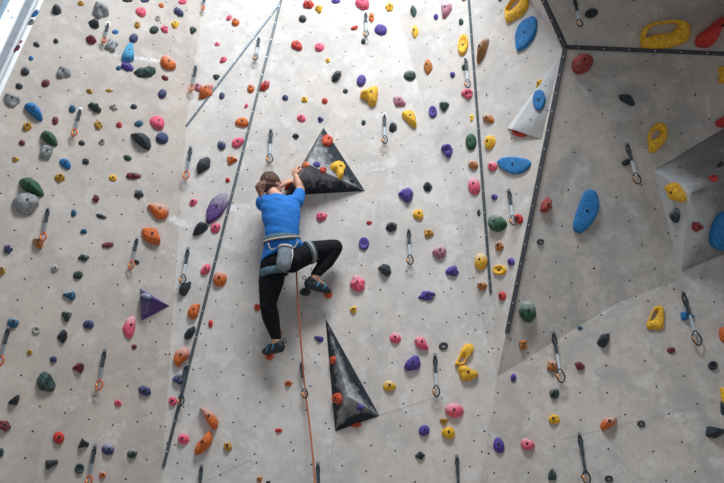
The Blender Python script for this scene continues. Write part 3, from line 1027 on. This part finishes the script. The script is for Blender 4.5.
QD = [ # top x,y  bottom x,y  style
 (108, 24, 103.5, 42.5, 'o'), (204.5, -3, 203, 9.5, 'o'), (196, 67, 191, 91, 'o'), (259, 38, 255, 60, 'b'), (365.7, 13, 366, 36.5, 'b'),
 (465.6, 59, 468, 87.5, 'b'), (574.8, 0, 580.4, 26.5, 'b'), (80.3, 110, 73.5, 136, 'o'), (190.8, 148, 185.5, 179, 'o'),
 (271, 130, 269.4, 163, 'b'), (384.4, 115, 384.8, 143.5, 'b'), (509, 191, 513.5, 225, 'b'), (627, 144.7, 638.5, 184, 'b'),
 (48, 209, 42.5, 241, 'o'), (137, 238.7, 130.4, 269, 'o'), (188, 249.6, 182, 284, 'b'), (408.7, 230, 410.3, 264.5, 'b'),
 (8.3, 328.5, -1, 366, 'o'), (104.6, 351, 98.3, 390, 'o'), (301.5, 363.7, 305.2, 398, 'b'), (435, 356, 436.6, 396.5, 'b'),
 (553.5, 333.6, 561.8, 382.5, 'b'), (683, 293, 699, 345.5, 'b'), (94.8, 447, 88, 486, 'o'), (186, 366, 180, 406, 'b'),
 (201.4, 467, 199, 497, 'b'), (317.8, 464.8, 319.5, 500, 'b'), (456.9, 457.5, 459, 495, 'b'), (579.4, 434.8, 587.5, 484, 'b')]
qd_recs = []
for (x0, y0, x1, y1, st) in QD:
    loc, n, _ = cast(x0, y0)
    n0 = Vector((n.x, n.y, 0)).normalized()
    a = hit_plane(x0, y0, loc + n*.035, Vector((0, -1, 0)))
    b_ = hit_plane(x1, y1, a, Vector((0, -1, 0)))
    root = empty('quickdraw', loc)
    inv = Matrix.Translation(-loc)
    d = (b_-a).normalized(); L = (b_-a).length; s = d.cross(Vector((0, -1, 0))).normalized(); fwd = Vector((0, -1, 0))
    # hanger plate and bolt
    u, v = plane_basis(n)
    bm = bmesh.new()
    bmesh.ops.create_cube(bm, size=1, matrix=Matrix.Translation(loc+n*.004) @ Matrix((u, v, n)).transposed().to_4x4() @ Matrix.Diagonal((.028, .045, .008, 1)))
    tube(bm, [loc+n*.002, loc+n*.03], .007)
    bmesh.ops.create_cube(bm, size=1, matrix=Matrix.Translation(loc+n*.022-v*.014) @ Matrix((u, v, n)).transposed().to_4x4() @ Matrix.Diagonal((.022, .005, .038, 1)))
    o = bm_obj('hanger', bm, M['hanger'], root, loc=loc); o.location = (0, 0, 0)
    cl = L*.26
    def sub(name, bm, m, par=root, smooth=True):
        o = bm_obj(name, bm, m, par, smooth, loc=loc); o.location = (0, 0, 0); return o
    cu = sub('upper_carabiner', carab(cl, cl*.26, a, d, s, .007, 'body'), M['carab_black'])
    low = a + d*(L-cl*1.05)
    cm = 'carab_orange' if st == 'o' else 'carab_black'
    cb = sub('lower_carabiner', carab(cl*1.05, cl*.52, low, d, s, .0068 if st == 'o' else .006, 'body'), M[cm])
    sub('gate', carab(cl*1.05, cl*.52, low, d, s, .0058, 'gate'), M['gate_orange'], cb)
    def web(t0, t1, w, th):
        bm = bmesh.new(); p0 = a+d*(L*t0); p1 = a+d*(L*t1); c = (p0+p1)/2
        mt = Matrix.Translation(c) @ Matrix((s, d, fwd)).transposed().to_4x4() @ Matrix.Diagonal((w, (p1-p0).length, th, 1))
        bmesh.ops.create_cube(bm, size=1, matrix=mt)
        bmesh.ops.bevel(bm, geom=bm.edges[:], offset=.0015, segments=1, affect='EDGES')
        return bm
    slm = M['sling_lt'] if st == 'b' and not (x0 in (186, 317.8, 456.9, 201.4, 579.4)) else (M['sling_gy'] if st == 'o' else M['sling_dk'])
    sg = sub('sling', web(.20, .80, .022, .006), slm, smooth=False)
    sub('rubber_sleeve', web(.13, .42, .026, .013), M['sling_dk'], sg, False)
    tag(root, cat='quickdraw', group='quickdraws hanging from the wall bolts')
    qd_recs.append(dict(o=root, x=(x0+x1)/2, y=(y0+y1)/2, col='quickdraw', st=st, clipped=abs(x0-301.5) < .1))

# ------------------------------------------------------------------ climber
def cap(bm, p1, r1, p2, r2, seg=14):
    n = max(2, int((p2-p1).length/.02)); pts = []; rs_ = []
    d = (p2-p1).normalized() if (p2-p1).length > 1e-5 else Vector((0, 0, 1))
    for k in (-.98, -.8, -.5, 0): pts.append(p1 + d*r1*k); rs_.append(r1*math.sqrt(max(.02, 1-k*k)))
    for k in range(1, n): t = k/n; pts.append(p1.lerp(p2, t)); rs_.append(r1+(r2-r1)*t)
    for k in (0, .5, .8, .98): pts.append(p2 + d*r2*k); rs_.append(r2*math.sqrt(max(.02, 1-k*k)))
    tube(bm, pts, rs_, seg)
def chain(bm, pts):
    for (p, r), (q, s) in zip(pts, pts[1:]): cap(bm, p, r, q, s)
def ell(bm, c, r, rot=None):
    m = Matrix.Translation(c) @ (rot.to_4x4() if rot else Matrix.Identity(4)) @ Matrix.Diagonal((*r, 1))
    bmesh.ops.create_icosphere(bm, subdivisions=3, radius=1, matrix=m)
def remesh(name, bm, m, parent, vox, smooth=2, disp=None):
    bmesh.ops.recalc_face_normals(bm, faces=bm.faces[:])
    me = bpy.data.meshes.new(name+'_src'); bm.to_mesh(me); bm.free()
    o = bpy.data.objects.new(name+'_src', me); COL.objects.link(o)
    r = o.modifiers.new('r', 'REMESH'); r.mode = 'VOXEL'; r.voxel_size = vox
    s = o.modifiers.new('s', 'SMOOTH'); s.iterations = smooth; s.factor = .5
    dg = bpy.context.evaluated_depsgraph_get(); dg.update()
    me2 = bpy.data.meshes.new_from_object(o.evaluated_get(dg)); me2.name = name
    bpy.data.objects.remove(o)
    if disp:
        for v_ in me2.vertices:
            v_.co += v_.normal * disp(v_.co)
    for p in me2.polygons: p.use_smooth = True
    me2.transform(Matrix.Translation(-ROOT))
    me2.materials.clear()
    o2 = link(name, me2, [m], parent); return o2
SKIN = mat('skin', srgb('#d9a58c'), .5, 0, .06, 20)
SHIRT = mat('blue_cotton', srgb('#1d72c6'), .8, 0, .08, 12, .15)
LEG = mat('black_leggings', (.009, .010, .013, 1), .8, 0, .2, 40, spec=.15)
HAIR = mat('brown_hair', srgb('#55392c'), .6, 0, .6, 60, .5, bscale=90)
BUN = mat('light_brown_hair', srgb('#75503f'), .6, 0, .4, 70, .5, bscale=90)
HARN = mat('harness_teal_grey', srgb('#4f6b78'), .8, 0, .3, 30)
HARN2 = mat('harness_light_webbing', srgb('#c9b6a8'), .8)
BAG = mat('chalk_bag_grey', srgb('#7d8891'), .85, 0, .25, 30, .3)
BAGR = mat('chalk_bag_rim', srgb('#c6c4c6'), .85, 0, .2, 60, .3)
SHOE = mat('shoe_dark', srgb('#28333c'), .6, 0, .2, 40)
SHOEB = mat('shoe_blue', srgb('#3f86ad'), .6, 0, .2, 40)
SOLE = mat('shoe_sole_rubber', (.03, .035, .04, 1), .7)
LIP = mat('lip_pink', srgb('#b5655c'), .5); EYE = mat('eye_dark', (.02, .015, .012, 1), .2)
ROOT = P(283, 258, .30)
climber = empty('person', ROOT)
tag(climber, 'person in blue t-shirt and black leggings climbing the wall, seen from behind', 'person')
X, Z, Tw = Vector((1, 0, 0)), Vector((0, 0, 1)), Vector((0, 1, 0))
# joints
j = dict(hipL=P(274, 264, .30), kneeL=P(268, 304, .25), ankL=P(277, 342, .17), heelL=P(280.5, 346.5, .17), toeL=P(264.5, 350.3, .10),
         hipR=P(293, 259, .30), kneeR=P(334.5, 247.5, .17), ankR=P(314, 277.5, .19), heelR=P(308.5, 283.5, .19), toeR=P(329, 289.5, .11),
         waist=P(282, 240, .34), chest=P(281, 212, .32), neck=P(277, 198, .29), head=P(271.5, 184, .25),
         shL=P(263.5, 203, .29), shR=P(296.5, 201, .27), elL=P(272, 196, .10), elR=P(300.5, 190, .14),
         wrL=P(281, 186, .10), wrR=P(296, 176.5, .14))
hf = Vector((.66, .70, .22)).normalized()                     # way the face looks
hs = hf.cross(Z).normalized(); hu = hs.cross(hf).normalized()
RH = Matrix((hs, hf, hu)).transposed()
bm = bmesh.new()
hd = j['head']
ell(bm, hd, (.072, .088, .098), RH)
ell(bm, hd + hf*.035 - hu*.045, (.052, .055, .062), RH)       # jaw
ell(bm, hd + hf*.075 - hu*.082, (.02, .02, .018), RH)         # chin
cap(bm, hd + hf*.088 + hu*.012, .008, hd + hf*.108 - hu*.022, .013)   # nose
ell(bm, hd + hf*.078 + hu*.03, (.05, .016, .012), RH)         # brow
for q in (-1, 1):
    ell(bm, hd + hs*(.073*q) - hf*.004 - hu*.008, (.010, .018, .030), RH)   # ears
    ell(bm, hd + hs*(.035*q) + hf*.068 - hu*.02, (.02, .018, .018), RH)     # cheeks
cap(bm, hd - hu*.06 - hf*.02, .05, j['neck'], .055)
chain(bm, [(j['neck'], .06), (j['chest'], .10), (j['waist'], .08), (P(283, 256, .29), .08)])
cap(bm, j['shL'], .052, j['shR'], .052)
chain(bm, [(j['shL'], .050), (j['elL'], .038), (j['wrL'], .026)])
chain(bm, [(j['shR'], .050), (j['elR'], .040), (P(299, 184.5, .14), .038), (j['wrR'], .027)])
chain(bm, [(j['hipL'], .09), (j['kneeL'], .055), (P(271, 318, .21), .056), (j['ankL'], .034), (j['heelL'], .027)])
cap(bm, j['ankL'], .026, j['toeL'], .012)
chain(bm, [(j['hipR'], .09), (j['kneeR'], .055), (P(327, 261, .17), .053), (j['ankR'], .034), (j['heelR'], .026)])
cap(bm, j['ankR'], .026, j['toeR'], .012)
def hand(wr, dirv, curl, thumb_side):
    d = dirv.normalized(); c = (curl - d*curl.dot(d)).normalized(); s = d.cross(c)
    pc = wr + d*.045
    ell(bm, pc, (.040, .046, .017), Matrix((s, d, c)).transposed())
    for i, ln in enumerate((.88, 1.0, .94, .76)):
        f0 = pc + s*((i-1.5)*.0215) + d*.030
        f1 = f0 + (d + c*.25).normalized()*.036*ln; f2 = f1 + (d*.45+c*.9).normalized()*.026*ln; f3 = f2 + (c*.9-d*.25).normalized()*.02*ln
        chain(bm, [(f0, .0092), (f1, .0088), (f2, .008), (f3, .0072)])
    t0 = pc - d*.022 + s*(.034*thumb_side); t1 = t0 + (s*thumb_side*.7+d*.6+c*.3).normalized()*.036; t2 = t1 + (d*.8+c*.5).normalized()*.028
    chain(bm, [(t0, .012), (t1, .0105), (t2, .0085)])
hand(j['wrL'], (P(288, 181.5, .12) - j['wrL']), Tw*.6 + X*.9 - Z*.2, 1)
hand(j['wrR'], (P(294.5, 169.5, .12) - j['wrR']), Tw*.8 + X*.9 - Z*.4, -1)
body = remesh('body', bm, SKIN, climber, .0048, 1)
body['label'] = 'bare skin of neck, face, arms and ankles'
def part(name, bm, m, par=None, smooth=True):
    for v_ in bm.verts: v_.co -= ROOT
    return bm_obj(name, bm, m, par or climber, smooth)
for q in (-1, 1):
    bm = bmesh.new(); ell(bm, hd + hs*(.030*q) + hf*.083 + hu*.014, (.010, .007, .007), RH); part('eye', bm, EYE)
bm = bmesh.new(); ell(bm, hd + hf*.094 - hu*.050, (.022, .008, .007), RH); part('mouth', bm, LIP)
# hair
bm = bmesh.new()
ell(bm, hd - hf*.016 + hu*.014, (.084, .092, .098), RH)
ell(bm, hd - hf*.045 - hu*.03, (.066, .060, .062), RH)
hair = remesh('hair', bm, HAIR, climber, .005, 2,
              lambda c: 0.011*noise.noise(Vector((c.x*60, c.y*60, c.z*22))))
bm = bmesh.new(); bc = P(260.5, 187, .335)
ell(bm, bc, (.045, .038, .050)); chain(bm, [(bc - Z*.02, .033), (P(260.8, 193, .34), .026), (P(262, 198.5, .35), .010)])
cap(bm, bc, .034, P(266, 182, .31), .034)
remesh('hair_bun', bm, BUN, hair, .005, 1, lambda c: .011*noise.noise(Vector((c.x*70, c.y*70, c.z*30))))
# leggings
bm = bmesh.new()
ell(bm, P(283.5, 257, .30), (.15, .12, .09)); ell(bm, P(276, 264, .325), (.10, .10, .10)); ell(bm, P(291, 262, .325), (.10, .10, .09))
chain(bm, [(j['hipL'], .112), (P(271, 283, .28), .104), (j['kneeL'], .070), (P(271, 318, .21), .071), (P(276.3, 338, .175), .041)])
chain(bm, [(j['hipR'], .108), (P(314, 251, .24), .088), (j['kneeR'], .072), (P(327, 261, .17), .066), (P(315.2, 275, .188), .041)])
remesh('leggings', bm, LEG, climber, .008, 4, lambda c: .0025*noise.noise(c*22))
# t-shirt: lofted torso + sleeves
rows = [(257.5, 281.5, 20, .150, .30, 7), (252, 283, 20.5, .150, .305, 6), (246, 283, 18.8, .138, .32, 4), (240, 282, 15.8, .112, .335, 1), (232, 282.3, 16.8, .115, .335, 0),
        (222, 281.5, 18.3, .122, .33, 0), (212, 280.8, 19.6, .122, .32, 0), (205, 280.3, 19.4, .112, .305, 0), (200, 280, 16, .085, .295, 0), (197, 278, 9, .065, .29, 0)]
bm = bmesh.new(); rings = []
for (py, cx, hw, dp, off, tilt) in rows:
    c = P(cx, py, off); rx = hw*(c-CAM).length/F; rg = []
    for k in range(32):
        a = 2*math.pi*k/32
        rg.append(bm.verts.new(c + X*rx*math.cos(a) + Tw*dp*math.sin(a) + Z*(tilt*.0095*math.cos(a))))
    rings.append(rg)
for A, B in zip(rings, rings[1:]):
    for k in range(32): bm.faces.new((A[k], A[(k+1) % 32], B[(k+1) % 32], B[k]))
bm.faces.new(rings[0]); bm.faces.new(rings[-1])
chain(bm, [(P(270, 204, .30), .075), (j['shL'], .070), (P(263, 203.5, .24), .068)]); cap(bm, j['shL'], .068, j['shL'].lerp(j['elL'], .55), .060)
chain(bm, [(P(288, 204, .30), .075), (j['shR'], .062)]); cap(bm, j['shR'], .062, j['shR'].lerp(j['elR'], .72), .052)
def wrinkle(c):
    w = .009*noise.noise(Vector((c.x*7, c.y*7, c.z*13))) + .004*noise.noise(Vector((c.x*16+c.z*9, c.y*14, c.z*24)))
    return w
remesh('t_shirt', bm, SHIRT, climber, .008, 2, wrinkle)
# harness
har = None
def band(name, c, e1, e2, ax, h, th, m, par, r1, r2, seg=36, bulge=None):
    bm = bmesh.new(); R = []
    for (dr, dz) in ((0, -.5), (th, -.42), (th, .42), (0, .5)):
        row = []
        for k in range(seg):
            a = 2*math.pi*k/seg; off = bulge(a) if bulge else 0
            row.append(bm.verts.new(c + e1*((r1+dr)*math.cos(a)) + e2*((r2+dr)*math.sin(a)) + ax*(h*dz+off)))
        R.append(row)
    for i in range(4):
        A, B = R[i], R[(i+1) % 4]
        for k in range(seg): bm.faces.new((A[k], A[(k+1) % seg], B[(k+1) % seg], B[k]))
    return part(name, bm, m, par)
wc = P(282, 241, .335); mp = (wc-CAM).length/F
har = band('harness', wc, X, -Tw, Z, .062, .010, HARN, climber, 17*mp, .130, bulge=lambda a: -.022*math.sin(a)*1.0+.018*math.cos(a))
har['label'] = 'teal grey climbing harness belt'
band('webbing_strap', wc, X, -Tw, Z, .014, .005, HARN2, har, 17.2*mp+.005, .146, bulge=lambda a: -.055*max(0, math.sin(a)) + .03*math.cos(a)+.01)
def leg_loop(c, axis, r, h, tilt=None):
    ax = axis.normalized(); e1 = ax.cross(Tw).normalized(); e2 = ax.cross(e1).normalized()
    l = band('leg_loop', c, e1, e2, ax, h, .006, HARN, har, r, r)
    if tilt: band('loop_edge', c, e1, e2, ax, h*.22, .003, HARN2, l, r+.006, r+.006)
leg_loop(P(309.5, 252.5, .252), j['kneeR']-j['hipR'], .094, .055, 1)
leg_loop(P(274, 272.5, .30), (j['kneeL']-j['hipL']) + X*.10, .113, .065)
for (x0, y0, x1, y1) in ((268, 243, 275, 248), (291, 247, 298, 241)):
    bm = bmesh.new(); a, b_ = P(x0, y0, .46), P(x1, y1, .46)
    pts = [a.lerp(b_, k/10) - Z*(.035*math.sin(math.pi*k/10)) for k in range(11)]; tube(bm, pts, .004); part('gear_loop', bm, HARN2, har)
# chalk bag (hangs from the harness)
cb0 = P(285.5, 248, .475)
bm = bmesh.new(); prof = [(0, .052), (-.01, .056), (-.06, .058), (-.13, .060), (-.175, .055), (-.192, .035), (-.195, .0)]
R = []
for z, r in prof[:-1]:
    R.append([bm.verts.new(Vector((r*math.cos(2*math.pi*k/24)*(1+.03*math.sin(3*k)), r*.8*math.sin(2*math.pi*k/24), z))) for k in range(24)])
for A, B in zip(R, R[1:]):
    for k in range(24): bm.faces.new((A[k], A[(k+1) % 24], B[(k+1) % 24], B[k]))
bm.faces.new(R[-1]); bm.faces.new(R[0])
bag = empty('chalk_bag', cb0)
tag(bag, "grey chalk bag hanging from the back of the climber's harness", 'chalk bag')
bm_obj('pouch', bm, BAG, bag, True)
bm = bmesh.new(); tube(bm, [Vector((.054*math.cos(a*math.pi/10), .044*math.sin(a*math.pi/10), .004)) for a in range(20)], .011, 8, True); bm_obj('rim', bm, BAGR, bag, True)
bm = bmesh.new(); tube(bm, [Vector((.058, -.02, -.02)), Vector((.066, -.03, -.08)), Vector((.060, -.035, -.15))], .006, 6)
bm_obj('drawcord', bm, BAGR, bag, True)
# climbing shoes
def shoe(heel, toe, ank, lab):
    d = (toe-heel).normalized(); up = (ank-heel); up = (up - d*up.dot(d)).normalized(); s = d.cross(up)
    L = (toe-heel).length
    r = None
    bm = bmesh.new()
    chain(bm, [(heel, .038), (heel.lerp(toe, .45) + up*.006, .040), (heel.lerp(toe, .8) - up*.004, .034), (toe - up*.008, .024)])
    cap(bm, heel + up*.008, .036, heel.lerp(ank, .55), .038)
    sh = remesh('climbing_shoe', bm, SHOE, climber, .006, 2); sh['label'] = lab
    bm = bmesh.new()
    chain(bm, [(heel - up*.020, .028), (heel.lerp(toe, .45) - up*.016, .031), (toe - up*.016, .021)])
    remesh('sole', bm, SOLE, sh, .006, 1)
    for t in (.35, .7):
        bm = bmesh.new(); c = heel.lerp(toe, t)
        pts = []
        for k in range(9):
            a = math.radians(-20 + 220*k/8); rr = .044 - .008*t
            pts.append(c + s*(rr*math.cos(a)) + up*(rr*math.sin(a)) + d*(.012*math.sin(2*a)))
        tube(bm, pts, .006); part('blue_stripe', bm, SHOEB, sh)
    bm = bmesh.new(); c = heel - d*.035 + up*.035
    tube(bm, [c + d*(-.014+.014*math.cos(k*math.pi/6)) + up*(.018*math.sin(k*math.pi/6)) for k in range(12)], .004, 6, True); part('pull_loop', bm, SHOE, sh)
shoe(j['heelL'], j['toeL'], j['ankL'], 'lower left shoe, dark with blue stripes')
shoe(j['heelR'], j['toeR'], j['ankR'], 'raised right shoe, dark with blue stripes')

# rope
rp = [(294, 256, .16), (296.2, 268, .20), (297, 285, .19), (298.6, 312, .16), (300.5, 337, .13), (303, 368, .08), (305.2, 391, .045), (309, 420, .07), (313, 457.6, .12), (315, 483, .16), (318, 520, .25), (325, 620, .6)]
pts3 = [P(*q) for q in rp]; fine = []
for i in range(len(pts3)-1):
    p0, p1, p2, p3 = pts3[max(i-1, 0)], pts3[i], pts3[i+1], pts3[min(i+2, len(pts3)-1)]
    for k in range(8):
        f = k/8; fine.append(.5*((2*p1)+(p2-p0)*f+(2*p0-5*p1+4*p2-p3)*f*f+(3*p1-p0-3*p2+p3)*f**3))
e = fine[-1]; fine += [Vector((e.x+.05, e.y-.15, .6)), Vector((e.x+.1, e.y-.5, .012)), Vector((e.x+.3, e.y-1.0, .012))]
bm = bmesh.new(); o0 = fine[0].copy(); tube(bm, [p-o0 for p in fine], .0072, 8)
o = bm_obj('climbing_rope', bm, mat('rope_orange', srgb('#b8694a'), .8, 0, .3, 90, .3), smooth=True); o.location = o0
tag(o, "orange-brown climbing rope running down from the climber's harness", 'rope')

# ------------------------------------------------------------------ labels for holds and quickdraws
LM = [('the climber', 283, 240), ('the upper dark volume', 335, 168), ('the tall dark volume', 350, 395), ('the purple volume', 150, 305),
      ('the grey wedge volume', 695, 200), ('the slim white-edged volume', 538, 105), ('the bright window', 12, 15),
      ("the photo's bottom left corner", 0, 483), ("the photo's bottom right corner", 724, 483), ("the photo's top edge centre", 362, 0), ("the rail corner top right", 565, 47)]
SH = {'round': 'domed', 'egg': 'egg-shaped', 'lumpy': 'lumpy', 'ridged': 'ridged', 'jug': 'curved', 'leaf': 'leaf-shaped', 'leafv': 'leaf-shaped', 'tri': 'three-cornered',
      'angular': 'angular', 'dish': 'dished', 'slab': 'flat-faced', 'flake': 'flake-like', 'ring': 'ring-shaped', 'ring2': 'disc-shaped', 'jugring': 'ring-shaped'}
for r in hold_recs:
    if r['name']: LM.append(('the '+r['name'], r['x'], r['y']))
DIRS = ['right of', 'upper right of', 'above', 'upper left of', 'left of', 'lower left of', 'below', 'lower right of']
def relate(recs, key, me_):
    best = []
    for ln, lx, ly in LM:
        if me_.get('name') and ln == 'the '+me_['name']: continue
        def sec(r):
            a = math.atan2(-(r['y']-ly), r['x']-lx); k = round(a/(math.pi/4)) % 8
            dev = abs((a-k*math.pi/4+math.pi) % (2*math.pi)-math.pi); return k, dev
        k, dev = sec(me_); dist = math.hypot(me_['x']-lx, me_['y']-ly)
        near = [math.hypot(r['x']-lx, r['y']-ly) for r in recs if r is not me_ and r[key] == me_[key] and sec(r)[0] == k]
        rank = sum(1 for q in near if q < dist)
        best.append((dist*(1+1.2*dev) + rank*400, rank, DIRS[k], ln))
    best.sort(); return best[0]
RANK = ['closest', 'second closest', 'third closest']
OWN = {'wall_left': 'climbing holds on the left wall', 'wall_back': 'climbing holds on the middle wall', 'wall_right': 'climbing holds on the right wall',
       'side': 'climbing holds on the narrow side wall', 'v1': 'holds bolted to the upper dark volume', 'v2': 'holds bolted to the tall dark volume',
       'v3': 'hold on the purple volume', 'v4': 'holds bolted to the grey wedge volume', 'v5': 'holds bolted to the slim volume'}
used = {}
for r in hold_recs:
    sz = max(r['w'], r['h']); size = 'tiny' if sz < 6.5 else 'small' if sz < 9.5 else 'medium' if sz < 14 else 'large'
    sc, rank, dr_, ln = relate(hold_recs, 'col', r)
    ch = ['chalky'] if ('T' in r['flags'] or 'C' in r['flags']) else []
    parts = [size] + ch + [r['col'], SH[r['shape']]]
    tail = f"{RANK[min(rank,2)]} {r['col']} one {dr_} {ln}"
    lab = ' '.join(parts) + ' hold, ' + tail
    while len(lab.split()) > 16 and len(parts) > 1:
        if ch and ch[0] in parts: parts.remove(ch[0])
        elif parts[-1] in SH.values(): parts.pop()
        else: parts.pop(0)
        lab = ' '.join(parts) + ' hold, ' + tail
    if r['name']: lab2 = lab
    if lab in used or rank > 2: print('LABELDUP', lab, rank, r['x'], r['y'])
    used[lab] = 1
    tag(r['o'], lab, 'climbing hold', OWN[r['owner']])
for r in qd_recs:
    sc, rank, dr_, ln = relate(qd_recs, 'col', r)
    desc = 'quickdraw clipped to the rope' if r['clipped'] else ('orange-carabiner quickdraw' if r['st'] == 'o' else 'black-carabiner quickdraw')
    lab = f"{desc}, {RANK[min(rank,2)]} quickdraw {dr_} {ln}"
    if lab in used or rank > 2: print('LABELDUP', lab, rank)
    used[lab] = 1; r['o']['label'] = lab
print('HOLDS', len(hold_recs))

# ------------------------------------------------------------------ light, camera
def area(name, loc, target, sx, sy, power, col):
    l = bpy.data.lights.new(name, 'AREA'); l.shape = 'RECTANGLE'; l.size = sx; l.size_y = sy; l.energy = power; l.color = col
    o = bpy.data.objects.new(name, l); COL.objects.link(o); o.location = loc
    o.rotation_euler = (Vector(target)-Vector(loc)).to_track_quat('-Z', 'Y').to_euler(); return o
area('skylight', (.15, .7, 9.4), (.15, 4.8, 3.9), 2.8, 1.4, 540, (.93, .97, 1))
w = bpy.data.worlds.new('gym'); bpy.context.scene.world = w; w.use_nodes = True
bg = w.node_tree.nodes['Background']; bg.inputs['Color'].default_value = (.86, .93, 1, 1); bg.inputs['Strength'].default_value = .34
cam = bpy.data.cameras.new('camera'); co = bpy.data.objects.new('camera', cam); COL.objects.link(co)
cam.sensor_width = 36; cam.lens = F/W*36; co.matrix_world = Matrix.Translation(CAM) @ MC.to_4x4()
cam.clip_start = .05
sc = bpy.context.scene; sc.camera = co
sc.view_settings.view_transform = 'Standard'; sc.view_settings.look = 'None'; sc.view_settings.gamma = 1
sc.view_settings.exposure = 0; sc.view_settings.use_curve_mapping = False
